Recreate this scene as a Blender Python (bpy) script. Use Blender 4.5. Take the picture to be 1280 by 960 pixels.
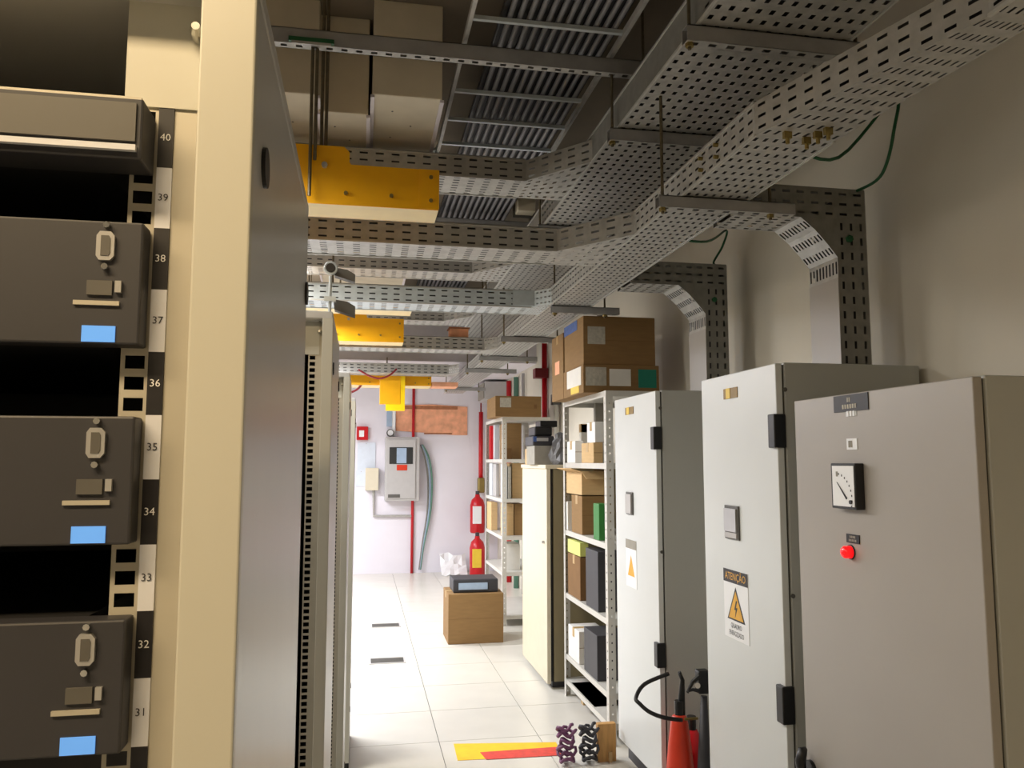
import bpy, bmesh, math, random
from mathutils import Vector, Matrix
random.seed(7)
for o in list(bpy.data.objects): bpy.data.objects.remove(o)
scn = bpy.context.scene
COL = scn.collection
V = Vector

# ------------------------------------------------------------------ camera
CH = 1.65
YAW, PITCH, F = math.radians(10.6), math.radians(5.54), 1000.0
cam_d = bpy.data.cameras.new('camera'); cam = bpy.data.objects.new('camera', cam_d); COL.objects.link(cam)
cam.location = (0, 0, CH)
cam.rotation_euler = (math.radians(90) + PITCH, 0, -YAW)
cam_d.sensor_width = 36; cam_d.lens = F / 1280 * 36; cam_d.clip_start = 0.02
scn.camera = cam
CR = cam.rotation_euler.to_matrix()
def ray(px, py): return CR @ V((px - 640, 480 - py, -F))
def atY(px, py, Y): d = ray(px, py); return V((0, 0, CH)) + d * (Y / d.y)
def atX(px, py, X): d = ray(px, py); return V((0, 0, CH)) + d * (X / d.x)
def atZ(px, py, Z): d = ray(px, py); return V((0, 0, CH)) + d * ((Z - CH) / d.z)
def zY(px, py, Y): return atY(px, py, Y).z
def xY(px, Y, py=577): return atY(px, py, Y).x
def yX(px, X, py=577): return atX(px, py, X).y

# ------------------------------------------------------------------ world, light, exposure
w = bpy.data.worlds.new('world'); scn.world = w; w.use_nodes = True
bg = w.node_tree.nodes['Background']; bg.inputs[0].default_value = (0.9, 0.92, 1, 1); bg.inputs[1].default_value = 0.1
vs = scn.view_settings
vs.view_transform = 'Standard'; vs.look = 'None'; vs.gamma = 1; vs.use_curve_mapping = False
vs.exposure = 0.22
WARM, NEUT, COOL = (1, .80, .52), (1, .94, .86), (.93, .94, 1.0)
# luminaires: x, y, z, length along x, energy, colour
LUM = [(-.75, -.15, 2.55, 1.2, 24, (1, .71, .36), 'over the aisle in front of the nearest rack'),
       (-1.0, 1.52, 2.72, 1.2, 9, NEUT, 'over the gap behind the nearest rack'),
       (-1.0, 2.75, 2.72, 1.2, 15, NEUT, 'over the gap behind the second rack'),
       (-1.0, 4.15, 2.72, 1.2, 40, NEUT, 'over the gap behind the third rack'),
       (-1.0, 6.0, 2.72, 1.2, 95, COOL, 'over the open floor behind the last rack'),
       (-1.0, 8.0, 2.72, 1.2, 100, COOL, 'halfway along the open floor'),
       (-1.5, 10.0, 2.6, 1.2, 95, COOL, 'nearest the end wall')]
for (x, y, z, L, e, c, s) in LUM:
    ld = bpy.data.lights.new('luminaire_light', 'AREA'); ld.shape = 'RECTANGLE'; ld.size = L; ld.size_y = .22
    ld.energy = e; ld.color = c
    lo = bpy.data.objects.new('luminaire_light', ld); COL.objects.link(lo); lo.location = (x, y, z)
    if 3 < y < 9:      # added upward lights without a known source, brighten ducts and trays overhead
        lu = bpy.data.lights.new('added_uplight', 'AREA'); lu.shape = 'RECTANGLE'; lu.size = L; lu.size_y = .2
        lu.energy = 18 if y < 5 else 9; lu.color = NEUT
        lo = bpy.data.objects.new('added_uplight', lu); COL.objects.link(lo); lo.location = (x, y, z + .1); lo.rotation_euler = (math.pi, 0, 0)

# ------------------------------------------------------------------ materials
def lin(h):
    h = h.lstrip('#'); r = []
    for i in (0, 2, 4):
        c = int(h[i:i+2], 16) / 255
        r.append(c / 12.92 if c <= .04045 else ((c + .055) / 1.055) ** 2.4)
    return (*r, 1)
MATS = {}
def mat(name, col, rough=.5, metal=0.0, var=.06, scale=14, emit=0, bump=0, trans=0, spec=.5, stretch=None):
    if name in MATS: return MATS[name]
    m = bpy.data.materials.new(name); m.use_nodes = True; nt = m.node_tree; b = nt.nodes['Principled BSDF']
    c = lin(col)
    tc = nt.nodes.new('ShaderNodeTexCoord'); n = nt.nodes.new('ShaderNodeTexNoise')
    n.inputs['Scale'].default_value = scale; n.inputs['Detail'].default_value = 4
    if stretch:
        mp = nt.nodes.new('ShaderNodeMapping'); mp.inputs['Scale'].default_value = stretch
        nt.links.new(tc.outputs['Object'], mp.inputs[0]); nt.links.new(mp.outputs[0], n.inputs['Vector'])
    else: nt.links.new(tc.outputs['Object'], n.inputs['Vector'])
    r = nt.nodes.new('ShaderNodeValToRGB')
    r.color_ramp.elements[0].position = .3; r.color_ramp.elements[1].position = .7
    r.color_ramp.elements[0].color = tuple(max(0, k * (1 - var)) for k in c[:3]) + (1,)
    r.color_ramp.elements[1].color = tuple(min(1, k * (1 + var)) for k in c[:3]) + (1,)
    nt.links.new(n.outputs['Fac'], r.inputs[0]); nt.links.new(r.outputs[0], b.inputs['Base Color'])
    b.inputs['Roughness'].default_value = rough; b.inputs['Metallic'].default_value = metal
    b.inputs['Specular IOR Level'].default_value = spec
    if trans: b.inputs['Transmission Weight'].default_value = trans
    if emit:
        b.inputs['Emission Color'].default_value = c; b.inputs['Emission Strength'].default_value = emit
    if bump:
        bp = nt.nodes.new('ShaderNodeBump'); bp.inputs['Strength'].default_value = bump; bp.inputs['Distance'].default_value = .01
        nt.links.new(n.outputs['Fac'], bp.inputs['Height']); nt.links.new(bp.outputs[0], b.inputs['Normal'])
    MATS[name] = m; return m
mat('floor_tile', 'D9D6CC', .28, var=.03, scale=5)
mat('floor_joint', '5A5650', .8)
mat('wall_paint', 'DCD6C8', .75, var=.03, scale=3, bump=.05)
mat('wall_white', 'E6E3EC', .7, var=.02, scale=3, bump=.03)
mat('slab', '7A6F60', .9, var=.1, scale=4, bump=.2)
mat('soffit', 'DDD8DE', .8, var=.03)
mat('duct_panel', 'D2C8B2', .7, var=.06, scale=6)
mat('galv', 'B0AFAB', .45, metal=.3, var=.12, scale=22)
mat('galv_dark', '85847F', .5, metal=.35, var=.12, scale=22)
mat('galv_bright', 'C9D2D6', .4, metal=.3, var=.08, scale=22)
mat('galv_edge_glint', 'C2C2BE', .4, metal=.3, var=.08, scale=22)  # brighter metal, paints the highlight along folded tray edges
mat('strut', 'A3A3A4', .5, metal=.4, var=.1)
mat('rod', '6E6552', .5, metal=.6, var=.15, scale=60)
mat('brass', '9C8A55', .4, metal=.8)
mat('rack_grey', 'C9C8BD', .35, var=.02, scale=4)
mat('rack_side', 'C6C7C7', .28, var=.03, scale=3, stretch=(3, 3, .3))
mat('rail', 'B9B4A6', .45, metal=.2)
mat('dark', '1B1B1D', .6)
mat('dark_grey', '35353A', .5)
mat('mid_grey', '5A5854', .5)
mat('black_plastic', '141416', .4)
mat('white_strip', 'D5D8E2', .5, var=.02)
mat('black_strip', '18161A', .5)
mat('ink', '30303A', .6)
mat('white_ink', 'E6E6E6', .6)
mat('chrome', 'D8D8D4', .18, metal=1)
mat('silver', 'BDBDBD', .35, metal=.6)
mat('screen_blue', '5F9BE8', .3, emit=.5)
mat('cable_grey', '77777A', .5, var=.08, scale=20)
mat('yellow', 'F0AE08', .4, var=.03)
mat('yellow_under_lit', 'F3DDA8', .5, var=.04)  # light on the channel undersides painted in as paler yellow
mat('yellow_lit', 'FFD400', .45, var=.03)  # lit copy of the channel yellow for end walls and outlet side
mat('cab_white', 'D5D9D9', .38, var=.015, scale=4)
mat('cab_side_shade', 'B3B5B1', .4, var=.02, scale=4)  # door paint again, greyed so the side shade sits in the colour
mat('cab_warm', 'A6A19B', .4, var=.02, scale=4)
mat('gasket', '4A4A46', .7)
mat('sticker_yellow', 'E8C63C', .5)
mat('sticker_amber', '8A6A14', .5)
mat('red_lamp', 'FF1418', .25, emit=1.0)
mat('red_paint', 'C4121E', .32, var=.05)
mat('red_dark', '7E1420', .45)
mat('red_orange', 'D23A20', .35, var=.06)
mat('sign_white', 'EEF0F2', .45, var=.01)
mat('sign_amber', 'E2A81C', .45)
mat('carton', '8A6B42', .85, var=.07, scale=9, stretch=(1, 1, 6))
mat('carton_light', 'CBAB7C', .85, var=.06, scale=9, stretch=(1, 1, 6))
mat('carton_dark', '7D5C36', .85, var=.07, scale=9)
mat('tape', 'B99A66', .35)
mat('paper', 'E4E2DC', .7, var=.03)
mat('notice_paper', 'D3DCE8', .7, var=.04)
mat('paper_grey', 'B8B4A8', .7, var=.15, scale=50)
mat('teal', '12806C', .5)
mat('blue_label', '3F5E9E', .5, var=.3, scale=60)
mat('shelf_steel', 'CFCDC6', .4, metal=.1, var=.04)
mat('cream', 'D6CDB6', .5, var=.02)
mat('cream_shade', '8E8365', .6, var=.03)
mat('kraft', 'EDAC88', .8, var=.18, scale=9)
mat('kraft_dark', 'A86E4C', .8, var=.2, scale=20)
mat('panel_grey', 'B9B7B6', .45, var=.03)
mat('glass_dark', '3A3C3C', .15)
mat('green', '2E7D32', .5)
mat('green_cable', '1D5A36', .5)
mat('cable_black', '131315', .5)
mat('tape_yellow', 'F2C320', .5, var=.08)
mat('tape_red', 'D9453A', .5, var=.15, scale=25)
mat('pvc_blue', '9FB4CC', .4)
mat('plastic_bag', '6E6E70', .35, var=.2, scale=30)
mat('lime_note', 'D7DE7E', .6)
mat('pipe_green', '5E8A78', .5)
mat('wood', 'B98E55', .7, var=.15, scale=10, stretch=(6, 6, 1))
mat('purple_cable', '6E3F62', .5)
mat('lamp_emit', 'FFF6E8', .5, emit=6)
mat('binder', 'D8DCE4', .5, var=.05)
mat('cardgrey', '9A968C', .8, var=.1)

# ------------------------------------------------------------------ mesh builder
class MB:
    def __init__(s): s.v = []; s.f = []
    def poly(s, *pts):
        n = len(s.v); s.v += [tuple(p) for p in pts]; s.f.append(tuple(range(n, n + len(pts)))); return s
    def hexa(s, c):
        n = len(s.v); s.v += [tuple(p) for p in c]
        for q in ((0,3,2,1),(4,5,6,7),(0,1,5,4),(1,2,6,5),(2,3,7,6),(3,0,4,7)): s.f.append(tuple(n+i for i in q))
        return s
    def box(s, x0, x1, y0, y1, z0, z1):
        x0, x1 = sorted((x0, x1)); y0, y1 = sorted((y0, y1)); z0, z1 = sorted((z0, z1))
        return s.hexa([(x0,y0,z0),(x1,y0,z0),(x1,y1,z0),(x0,y1,z0),(x0,y0,z1),(x1,y0,z1),(x1,y1,z1),(x0,y1,z1)])
    def prism(s, pts, d):
        """extrude a flat outline by vector d"""
        n = len(s.v); k = len(pts); d = V(d)
        s.v += [tuple(p) for p in pts] + [tuple(V(p) + d) for p in pts]
        s.f.append(tuple(range(n, n + k))[::-1]); s.f.append(tuple(range(n + k, n + 2*k)))
        for i in range(k): j = (i + 1) % k; s.f.append((n+i, n+j, n+k+j, n+k+i))
        return s
    def cyl(s, p0, p1, r, n=12, r1=None):
        return s.tube([p0, p1], [r, r if r1 is None else r1], n)
    def tube(s, pts, r, n=8):
        pts = [V(p) for p in pts]; k = len(pts)
        rs = r if isinstance(r, (list, tuple)) else [r] * k
        base = len(s.v); prev = None
        for i, p in enumerate(pts):
            t = (pts[min(i+1, k-1)] - pts[max(i-1, 0)])
            if t.length < 1e-9: t = V((0, 0, 1))
            t.normalize()
            if prev is None: a = t.orthogonal().normalized()
            else: a = (prev - t * prev.dot(t)).normalized()
            prev = a; b = t.cross(a)
            for j in range(n):
                th = 2 * math.pi * j / n
                s.v.append(tuple(p + (a * math.cos(th) + b * math.sin(th)) * rs[i]))
        for i in range(k - 1):
            for j in range(n):
                q = (j + 1) % n
                s.f.append((base+i*n+j, base+i*n+q, base+(i+1)*n+q, base+(i+1)*n+j))
        s.f.append(tuple(base + j for j in range(n))[::-1]); s.f.append(tuple(base + (k-1)*n + j for j in range(n)))
        return s
    def lathe(s, c, prof, n=20): 
        return s.tube([(c[0], c[1], c[2] + z) for r, z in prof], [max(r, .0004) for r, z in prof], n)
    def perf(s, p00, p10, p11, p01, nu, nv, hu=.5, hv=.3, stag=False):
        """sheet with nu x nv rectangular slots"""
        p00, p10, p11, p01 = V(p00), V(p10), V(p11), V(p01)
        def P(a, b): a /= nu; b /= nv; return (p00*(1-a)+p10*a)*(1-b) + (p01*(1-a)+p11*a)*b
        for i in range(nu):
            for j in range(nv):
                a0, a1 = i + .5 - hu/2, i + .5 + hu/2; b0, b1 = j + .5 - hv/2, j + .5 + hv/2
                n = len(s.v)
                s.v += [tuple(P(a, b)) for a, b in ((i,j),(i+1,j),(i+1,j+1),(i,j+1),(a0,b0),(a1,b0),(a1,b1),(a0,b1))]
                for q in ((0,1,5,4),(1,2,6,5),(2,3,7,6),(3,0,4,7)): s.f.append(tuple(n+t for t in q))
        return s
    def build(s, name, m, parent=None, bevel=0, smooth=False):
        if parent is not None: org = WL[parent]
        else:
            xs = [p[0] for p in s.v]; ys = [p[1] for p in s.v]; zs = [p[2] for p in s.v]
            org = V(((min(xs)+max(xs))/2, (min(ys)+max(ys))/2, min(zs)))
        me = bpy.data.meshes.new(name); me.from_pydata([(p[0]-org.x, p[1]-org.y, p[2]-org.z) for p in s.v], [], s.f); me.update()
        me.materials.append(MATS[m])
        if smooth:
            for p in me.polygons: p.use_smooth = len(p.vertices) == 4
        o = bpy.data.objects.new(name, me); COL.objects.link(o)
        if parent is not None: o.parent = parent
        else: o.location = org
        WL[o] = org
        if bevel:
            b = o.modifiers.new('bevel', 'BEVEL'); b.width = bevel; b.segments = 2; b.limit_method = 'ANGLE'
        return o
WL = {}
def tag(o, label, cat, group=None):
    o['label'] = label; o['category'] = cat
    if group: o['group'] = group
    return o
def thing(name, label, cat, loc, group=None):
    o = bpy.data.objects.new(name, None); COL.objects.link(o); o.location = loc; o.empty_display_size = .05
    WL[o] = V(loc); return tag(o, label, cat, group)
def structure(o): o['kind'] = 'structure'; return o
def B(x0, x1, y0, y1, z0, z1): return MB().box(x0, x1, y0, y1, z0, z1)
def text(s, size, pos, right, up, m, parent, name='lettering', squeeze=1.0):
    cu = bpy.data.curves.new('t', 'FONT'); cu.body = s; cu.size = size; cu.align_x = 'CENTER'; cu.align_y = 'CENTER'; cu.resolution_u = 2
    to = bpy.data.objects.new('t', cu); COL.objects.link(to)
    me = bpy.data.meshes.new_from_object(to.evaluated_get(bpy.context.evaluated_depsgraph_get()))
    bpy.data.objects.remove(to); bpy.data.curves.remove(cu)
    r, u = V(right).normalized(), V(up).normalized(); nrm = r.cross(u)
    org = WL[parent]; pos = V(pos)
    for v in me.vertices: v.co = pos + r * v.co.x * squeeze + u * v.co.y + nrm * v.co.z - org
    me.materials.clear(); me.materials.append(MATS[m]); me.name = name
    o = bpy.data.objects.new(name, me); COL.objects.link(o); o.parent = parent; WL[o] = org; return o

# ------------------------------------------------------------------ room
XW, YE, ZC = 2.06, 12.2, 3.56
fl = structure(B(-4.2, XW + .1, -2.6, YE + .1, -.08, -.006).build('floor', 'floor_joint'))
tile_me = None
x = .48 - .6 * 7
cols = []
while x < XW - .01: cols.append(x); x += .6
rows = [-2.4 + .6 * k + .11 for k in range(25)]
proto = {}
for cx in cols:
    for cy in rows:
        x1 = min(cx + .6, XW); y1 = min(cy + .6, YE)
        if y1 - cy < .05: continue
        key = (round(x1 - cx, 3), round(y1 - cy, 3))
        if key not in proto:
            a, b = key
            proto[key] = B(cx + .0022, cx + a - .0022, cy + .0022, cy + b - .0022, -.03, 0).build('floor_tile', 'floor_tile', fl)
            WLt = (cx, cy); proto[key]['o'] = WLt
        else:
            p = proto[key]; c = p.copy(); COL.objects.link(c); ox, oy = p['o']
            c.location = (cx - ox, cy - oy, 0)
for p in proto.values(): del p['o']
for ch in fl.children:
    if 'o' in ch.keys(): del ch['o']
structure(B(XW, XW + .12, -2.6, YE + .1, -.05, ZC).build('wall_right', 'wall_paint'))
structure(B(-4.2, XW, YE, YE + .12, -.05, ZC).build('wall_back', 'wall_white'))
structure(B(-4.32, -4.2, -2.6, YE + .1, -.05, ZC).build('wall_left', 'wall_paint'))
structure(B(-4.2, XW + .12, -2.72, -2.6, -.05, ZC).build('wall_front', 'wall_paint'))
structure(B(-4.3, XW + .12, -2.7, YE + .1, ZC, ZC + .12).build('ceiling', 'slab'))
structure(B(-4.2, XW, 9.4, YE, 2.83, ZC).build('ceiling_soffit', 'soffit'))

# luminaires
for i, (lx, ly, lz, L, e, c, s) in enumerate(LUM):
    t = thing('ceiling_luminaire', 'long white fluorescent luminaire ' + s, 'luminaire', (lx, ly, lz + .03), 'fluorescent luminaires')
    B(lx - L/2 - .04, lx + L/2 + .04, ly - .13, ly + .13, lz + .03, lz + .09).build('housing', 'shelf_steel', t, bevel=.006)
    B(lx - L/2, lx + L/2, ly - .11, ly + .11, lz + .022, lz + .03).build('diffuser', 'lamp_emit', t)
    zt = ZC if not (ly > 9.4) else 2.83
    for sx in (-1, 1): MB().cyl((lx + sx*L*.4, ly, lz + .09), (lx + sx*L*.4, ly, zt), .005, 6).build('suspension_rod', 'rod', t)

# ------------------------------------------------------------------ hanging duct boxes under the slab
DZ = CH + 1.50
def hang_box(label, x0, x1, y0, y1, z0):
    t = thing('ceiling_duct', label, 'duct', ((x0+x1)/2, (y0+y1)/2, z0), 'boxed ducts under the slab')
    B(x0, x1, y0, y1, z0, ZC).build('casing', 'duct_panel', t, bevel=.004)
    for e in (x0, x1): B(e - .008, e + .008, y0 + .004, y1, z0 - .012, z0).build('edge_strip', 'soffit', t)
    for k in range(3): MB().cyl((x0 + (x1-x0)*.3*(1 + k % 2), y0 + .15 + .14*k, z0 - .002), (x0 + (x1-x0)*.3*(1 + k % 2), y0 + .15 + .14*k, z0), .004, 8).build('screw', 'mid_grey', t)
    return t
a, b, c, d = xY(338, 3.25, 95), xY(399, 3.36, 112), xY(464, 3.36, 112), xY(553, 3.2, 102)
hang_box('cream boxed duct left of the dark-faced pair, behind the hanging rods', a - .12, xY(398, 3.25, 95), 3.25, 4.6, DZ)
hang_box('narrow cream boxed duct in the middle, reaching lowest under the slab', b, c - .01, 3.36, 4.6, DZ - .02)
hang_box('wide cream boxed duct beside the cable ladder', xY(466, 3.2, 102), d, 3.2, 4.6, DZ)
hang_box('long cream boxed duct over the second yellow channel', -.35, .32, 5.9, 8.6, DZ)

# ------------------------------------------------------------------ cable trays
PU = .05
def sheet_tray(t, P, Q, side, width, z, h=.1, m='galv', rows=None, pu=.055, plain=False, fill=True):
    """straight tray from P to Q (xy), lying to the left (side=+1) or right (-1) of the line P->Q"""
    P, Q = V((P[0], P[1], 0)), V((Q[0], Q[1], 0)); d = (Q - P); L = d.length; d.normalize()
    n = V((-d.y, d.x, 0)) * side
    nu = max(1, round(L / pu)); nv = rows or max(3, round(width / .03))
    zz = V((0, 0, z)); hh = V((0, 0, h))
    MB().perf(P+zz, Q+zz, Q+n*width+zz, P+n*width+zz, nu, nv, .42, .34).build('base_sheet', m, t)
    for off in (0, width):
        o = n * off
        k = MB()
        if plain and off == 0:      # plain flange with slots only at the joints
            q = [0]
            for jy in (2.0, 4.2, 6.4): q += [(jy - P.y - .14)/L, (jy - P.y + .14)/L]
            q.append(1); pp = [P + (Q - P)*f for f in q]
            for i in range(len(q)-1):
                if i % 2: k.perf(pp[i]+zz, pp[i+1]+zz, pp[i+1]+zz+hh, pp[i]+zz+hh, 5, 3, .5, .24)
                else: k.poly(pp[i]+zz, pp[i+1]+zz, pp[i+1]+zz+hh, pp[i]+zz+hh)
        else: k.perf(P+o+zz, Q+o+zz, Q+o+zz+hh, P+o+zz+hh, nu, 3, .5, .24)
        k.build('side_flange', 'galv_dark' if plain else m, t)  # plain upper flange: darker tone paints in the weak light there
        e = .004; k = MB()
        for zc in (z, z + h):
            a = P + o; b = Q + o
            k.hexa([V((p.x, p.y, zc)) + q for p, q in ((a, -n*e + V((0,0,-e))), (b, -n*e + V((0,0,-e))), (b, n*e + V((0,0,-e))), (a, n*e + V((0,0,-e))),
                                        (a, -n*e + V((0,0,e))), (b, -n*e + V((0,0,e))), (b, n*e + V((0,0,e))), (a, n*e + V((0,0,e))))])
        k.build('folded_edge', 'galv_edge_glint', t)
    if fill:
        k = MB(); a, b = P, Q
        k.hexa([p + V((0, 0, z + h + dz)) for dz in (.002, .006) for p in (a - n*.004, b - n*.004, b + n*(width+.004), a + n*(width+.004))])
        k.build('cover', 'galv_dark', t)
        # dark cable bed that lies on the base sheet
        k = MB(); q = width
        k.hexa([p + V((0, 0, z + dz)) for dz in (.018, .07) for p in (a + n*.02, b + n*.02, b + n*(q-.02), a + n*(q-.02))])
        k.build('cable_bed', 'dark_grey', t)
ZL, ZU = CH + .955, CH + 1.33         # undersides of lower and upper tray
XL0, XL1 = 1.12, 1.375
XU0, XU1 = .985, 1.5
t = thing('cable_tray', 'long lower perforated cable tray running along the wall above the cabinets', 'cable tray', (1.25, 6, ZL))
sheet_tray(t, (XL0, 2.1), (XL0, 11.2), -1, XL1 - XL0, ZL, rows=8)
# wider end of the tray that veers towards the wall near the camera
nu = 12; A0, A1, A2, A3 = V((XL0 + .19, 1.42, ZL)), V((XL0, 2.1, ZL)), V((XL1, 2.1, ZL)), V((XL1 + .06, 1.42, ZL)); hh = V((0, 0, .1))
MB().perf(A0, A1, A2, A3, nu, 8, .46, .32).build('base_sheet', 'galv', t)
MB().perf(A0, A1, A1+hh, A0+hh, nu, 3, .5, .26).build('side_flange', 'galv', t)
MB().perf(A3, A2, A2+hh, A3+hh, nu, 3, .5, .26).build('side_flange', 'galv', t)
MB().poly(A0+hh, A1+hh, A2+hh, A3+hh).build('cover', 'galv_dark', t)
k = .02*V((0, 0, 1)); MB().hexa([p + q for q in (k, k*3) for p in (A0+V((.03,0,0)), A1+V((.02,0,0)), A2-V((.02,0,0)), A3-V((.03,0,0)))]).build('cable_bed', 'dark_grey', t)
sheet_tray(t, (A0.x, -2.5), (A0.x, 1.42), -1, A3.x - A0.x, ZL, rows=6)
for yb in (2.35, 2.47, 3.35, 3.75):       # bolted splice plates
    for zb in (.03, .07): MB().cyl((XL0 - .014, yb, ZL + zb), (XL0, yb, ZL + zb), .007, 8).build('bolt', 'brass', t)
for (px, py) in ((984, 165), (1022, 165), (1008, 172), (1035, 160)):   # small brass clips under the base
    p = atZ(px, py, ZL); MB().box(p.x-.012, p.x+.012, p.y-.006, p.y+.006, ZL-.02, ZL).cyl((p.x, p.y, ZL-.035), (p.x, p.y, ZL-.02), .006, 8).build('clip', 'brass', t)
t = thing('cable_tray', 'wide upper perforated cable tray running above the lower one', 'cable tray', (1.25, 5, ZU))
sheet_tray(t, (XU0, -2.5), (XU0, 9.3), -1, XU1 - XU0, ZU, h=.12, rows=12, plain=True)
def cross_tray(label, Y, z, xe, wd, gus, m='galv', xs=-3.6):
    t = thing('cable_tray', label, 'cable tray', (-1, Y, z))
    sheet_tray(t, (xs, Y), (xe - gus, Y), 1, wd, z, m=m, pu=.072, rows=7)
    hh = V((0, 0, .1)); a, b = V((xe - gus, Y, z)), V((xe, Y - gus * 1.25, z)); c, d = V((xe, Y + wd, z)), V((xe - gus, Y + wd, z))
    MB().perf(a, b, c, d, 6, 6, .42, .34).build('elbow_base', m, t)
    MB().perf(a, b, b + hh, a + hh, 5, 3, .5, .26).build('elbow_flange', m, t)
    MB().poly(a + hh, b + hh, c + hh, d + hh).build('elbow_cover', 'galv_dark', t)
    return t
cross_tray('upper cross tray behind the nearest yellow channel', 3.62, ZU, XU0, .25, .24)
cross_tray('upper cross tray seen between the two lower ones', 5.52, ZU, XU0, .25, .24)
cross_tray('upper cross tray farthest away above the second yellow channel', 7.5, ZU, XU0, .25, .24)
cross_tray('lower cross tray just under the nearest yellow channel', 3.47, ZL, XL0, .25, .26)
t4 = cross_tray('pale lower cross tray whose end carries a bright splice plate', 4.8, ZL, XL0, .25, .1, m='galv_bright')
B(XL0 - .22, XL0 - .06, 4.778, 4.79, ZL + .004, ZL + .1).build('splice_plate', 'galv_bright', t4)
cross_tray('lower cross tray above the second yellow channel end', 6.75, ZL, XL0, .25, .1)
t5 = cross_tray('lower cross tray nearest the end wall with a loop of cable', 8.7, ZL, XL0 - .1, .25, .1)

t = thing('orange_box', 'small orange box resting on a far lower cross tray', 'box', (.8, 6.88, ZL + .106))
B(.73, .89, 6.8, 6.95, ZL + .106, ZL + .19).build('body', 'kraft', t, bevel=.006); B(.72, .9, 6.79, 6.96, ZL + .19, ZL + .2).build('lid', 'kraft_dark', t)

# vertical drops into the cabinets
def drop(label, Yn, Yf, zb):
    t = thing('tray_drop', label, 'cable tray', (1.85, (Yn+Yf)/2, zb))
    x0, x1, zt, zb2 = 1.79, 1.915, ZL + .1, ZL - .02
    c = .15
    for Y in (Yn, Yf):
        k = MB()
        k.perf((XL1, Y, zb2), (x0, Y, zb2), (x0, Y, zt), (XL1, Y, zt), 7, 3, .5, .24)
        k.perf((x0, Y, zb2), (x1, Y, zb2), (x1, Y, zt), (x0, Y, zt), 2, 3, .5, .24)
        k.perf((x0, Y, zb), (x1, Y, zb), (x1, Y, zb2), (x0, Y, zb2), 3, max(6, int((zb2 - zb)/.055)), .24, .5)
        k.poly((x0 - c, Y, zb2), (x0, Y, zb2), (x0, Y, zb2 - c), (x0 - c*.28, Y, zb2 - c*.66), (x0 - c*.6, Y, zb2 - c*.32))
        k.build('side_flange', 'galv_dark', t)
    # slotted curved underside
    pts = [(XL1, zb2)] + [(x0 - c, zb2), (x0 - c*.6, zb2 - c*.32), (x0 - c*.28, zb2 - c*.66), (x0, zb2 - c)]
    for i in range(1, len(pts)-1):
        (xa, za), (xb, zb_) = pts[i], pts[i+1]
        MB().perf((xa, Yn, za), (xa, Yf, za), (xb, Yf, zb_), (xb, Yn, zb_), 9, 1, .45, .42).build('elbow_strip', 'galv', t)
    MB().perf((XL1, Yn, zb2), (XL1, Yf, zb2), (x0 - c, Yf, zb2), (x0 - c, Yn, zb2), 6, 5, .4, .4).build('base_sheet', 'galv', t)
    MB().perf((x0, Yn, zb2-c-.08), (x0, Yf, zb2-c-.08), (x0, Yf, zb2-c), (x0, Yn, zb2-c), 9, 1, .45, .6).build('elbow_strip', 'galv', t)
    B(x0 - .002, x0 + .002, Yn, Yf, zb, zb2 - c - .08).build('cover', 'cab_warm', t)
    B(x1, x1 + .003, Yn, Yf, zb, zt).build('back_sheet', 'galv', t)
    B(x0 + .02, x1 - .015, Yn + .03, Yf - .03, zb, zt - .03).build('cable_bed', 'dark_grey', t)
    B(XL1, x1, Yn, Yf, zt, zt + .003).build('top_cover', 'galv_dark', t)
    MB().cyl((x0 + .05, Yn - .012, zb + .5), (x0 + .05, Yn, zb + .5), .014, 6).build('earth_bolt', 'green_cable', t)
    return t
drop('perforated tray elbow dropping into the middle cabinet', 2.74, 2.94, CH + .358)
drop('perforated tray elbow dropping into the far cabinet beside the cartons', 3.95, 4.17, CH + .363)
def spline(pts, m=6):
    P = [V(p) for p in pts]; out = []
    for i in range(len(P)-1):
        p0, p1, p2, p3 = P[max(i-1,0)], P[i], P[i+1], P[min(i+2, len(P)-1)]
        for k in range(m):
            s = k/m; out.append(.5*((2*p1)+(p2-p0)*s+(2*p0-5*p1+4*p2-p3)*s*s+(3*p1-p0-3*p2+p3)*s**3))
    return out + [P[-1]]
def wire(name, label, pts, r, m='green_cable', n=8):
    return tag(MB().tube(spline(pts), r, n).build(name, m, smooth=True), label, 'cable')
wire('earth_wire', 'green earth wire curving down to the near tray elbow', [(XL1+.005, 2.35, ZL+.085), (1.6, 2.42, ZL+.09), atX(1119, 120, 1.89), atX(1117, 165, 1.89), atX(1108, 205, 1.89), atX(1095, 226, 1.89), (1.885, 2.76, ZL+.1)], .006)
wire('earth_wire', 'green earth wire curving down to the far tray elbow', [(XL1+.005, 3.45, ZL+.085), (1.6, 3.5, ZL+.09), atX(908, 288, 1.89), atX(903, 308, 1.89), atX(892, 328, 1.89), (1.88, 3.97, ZL+.1)], .006)

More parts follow.
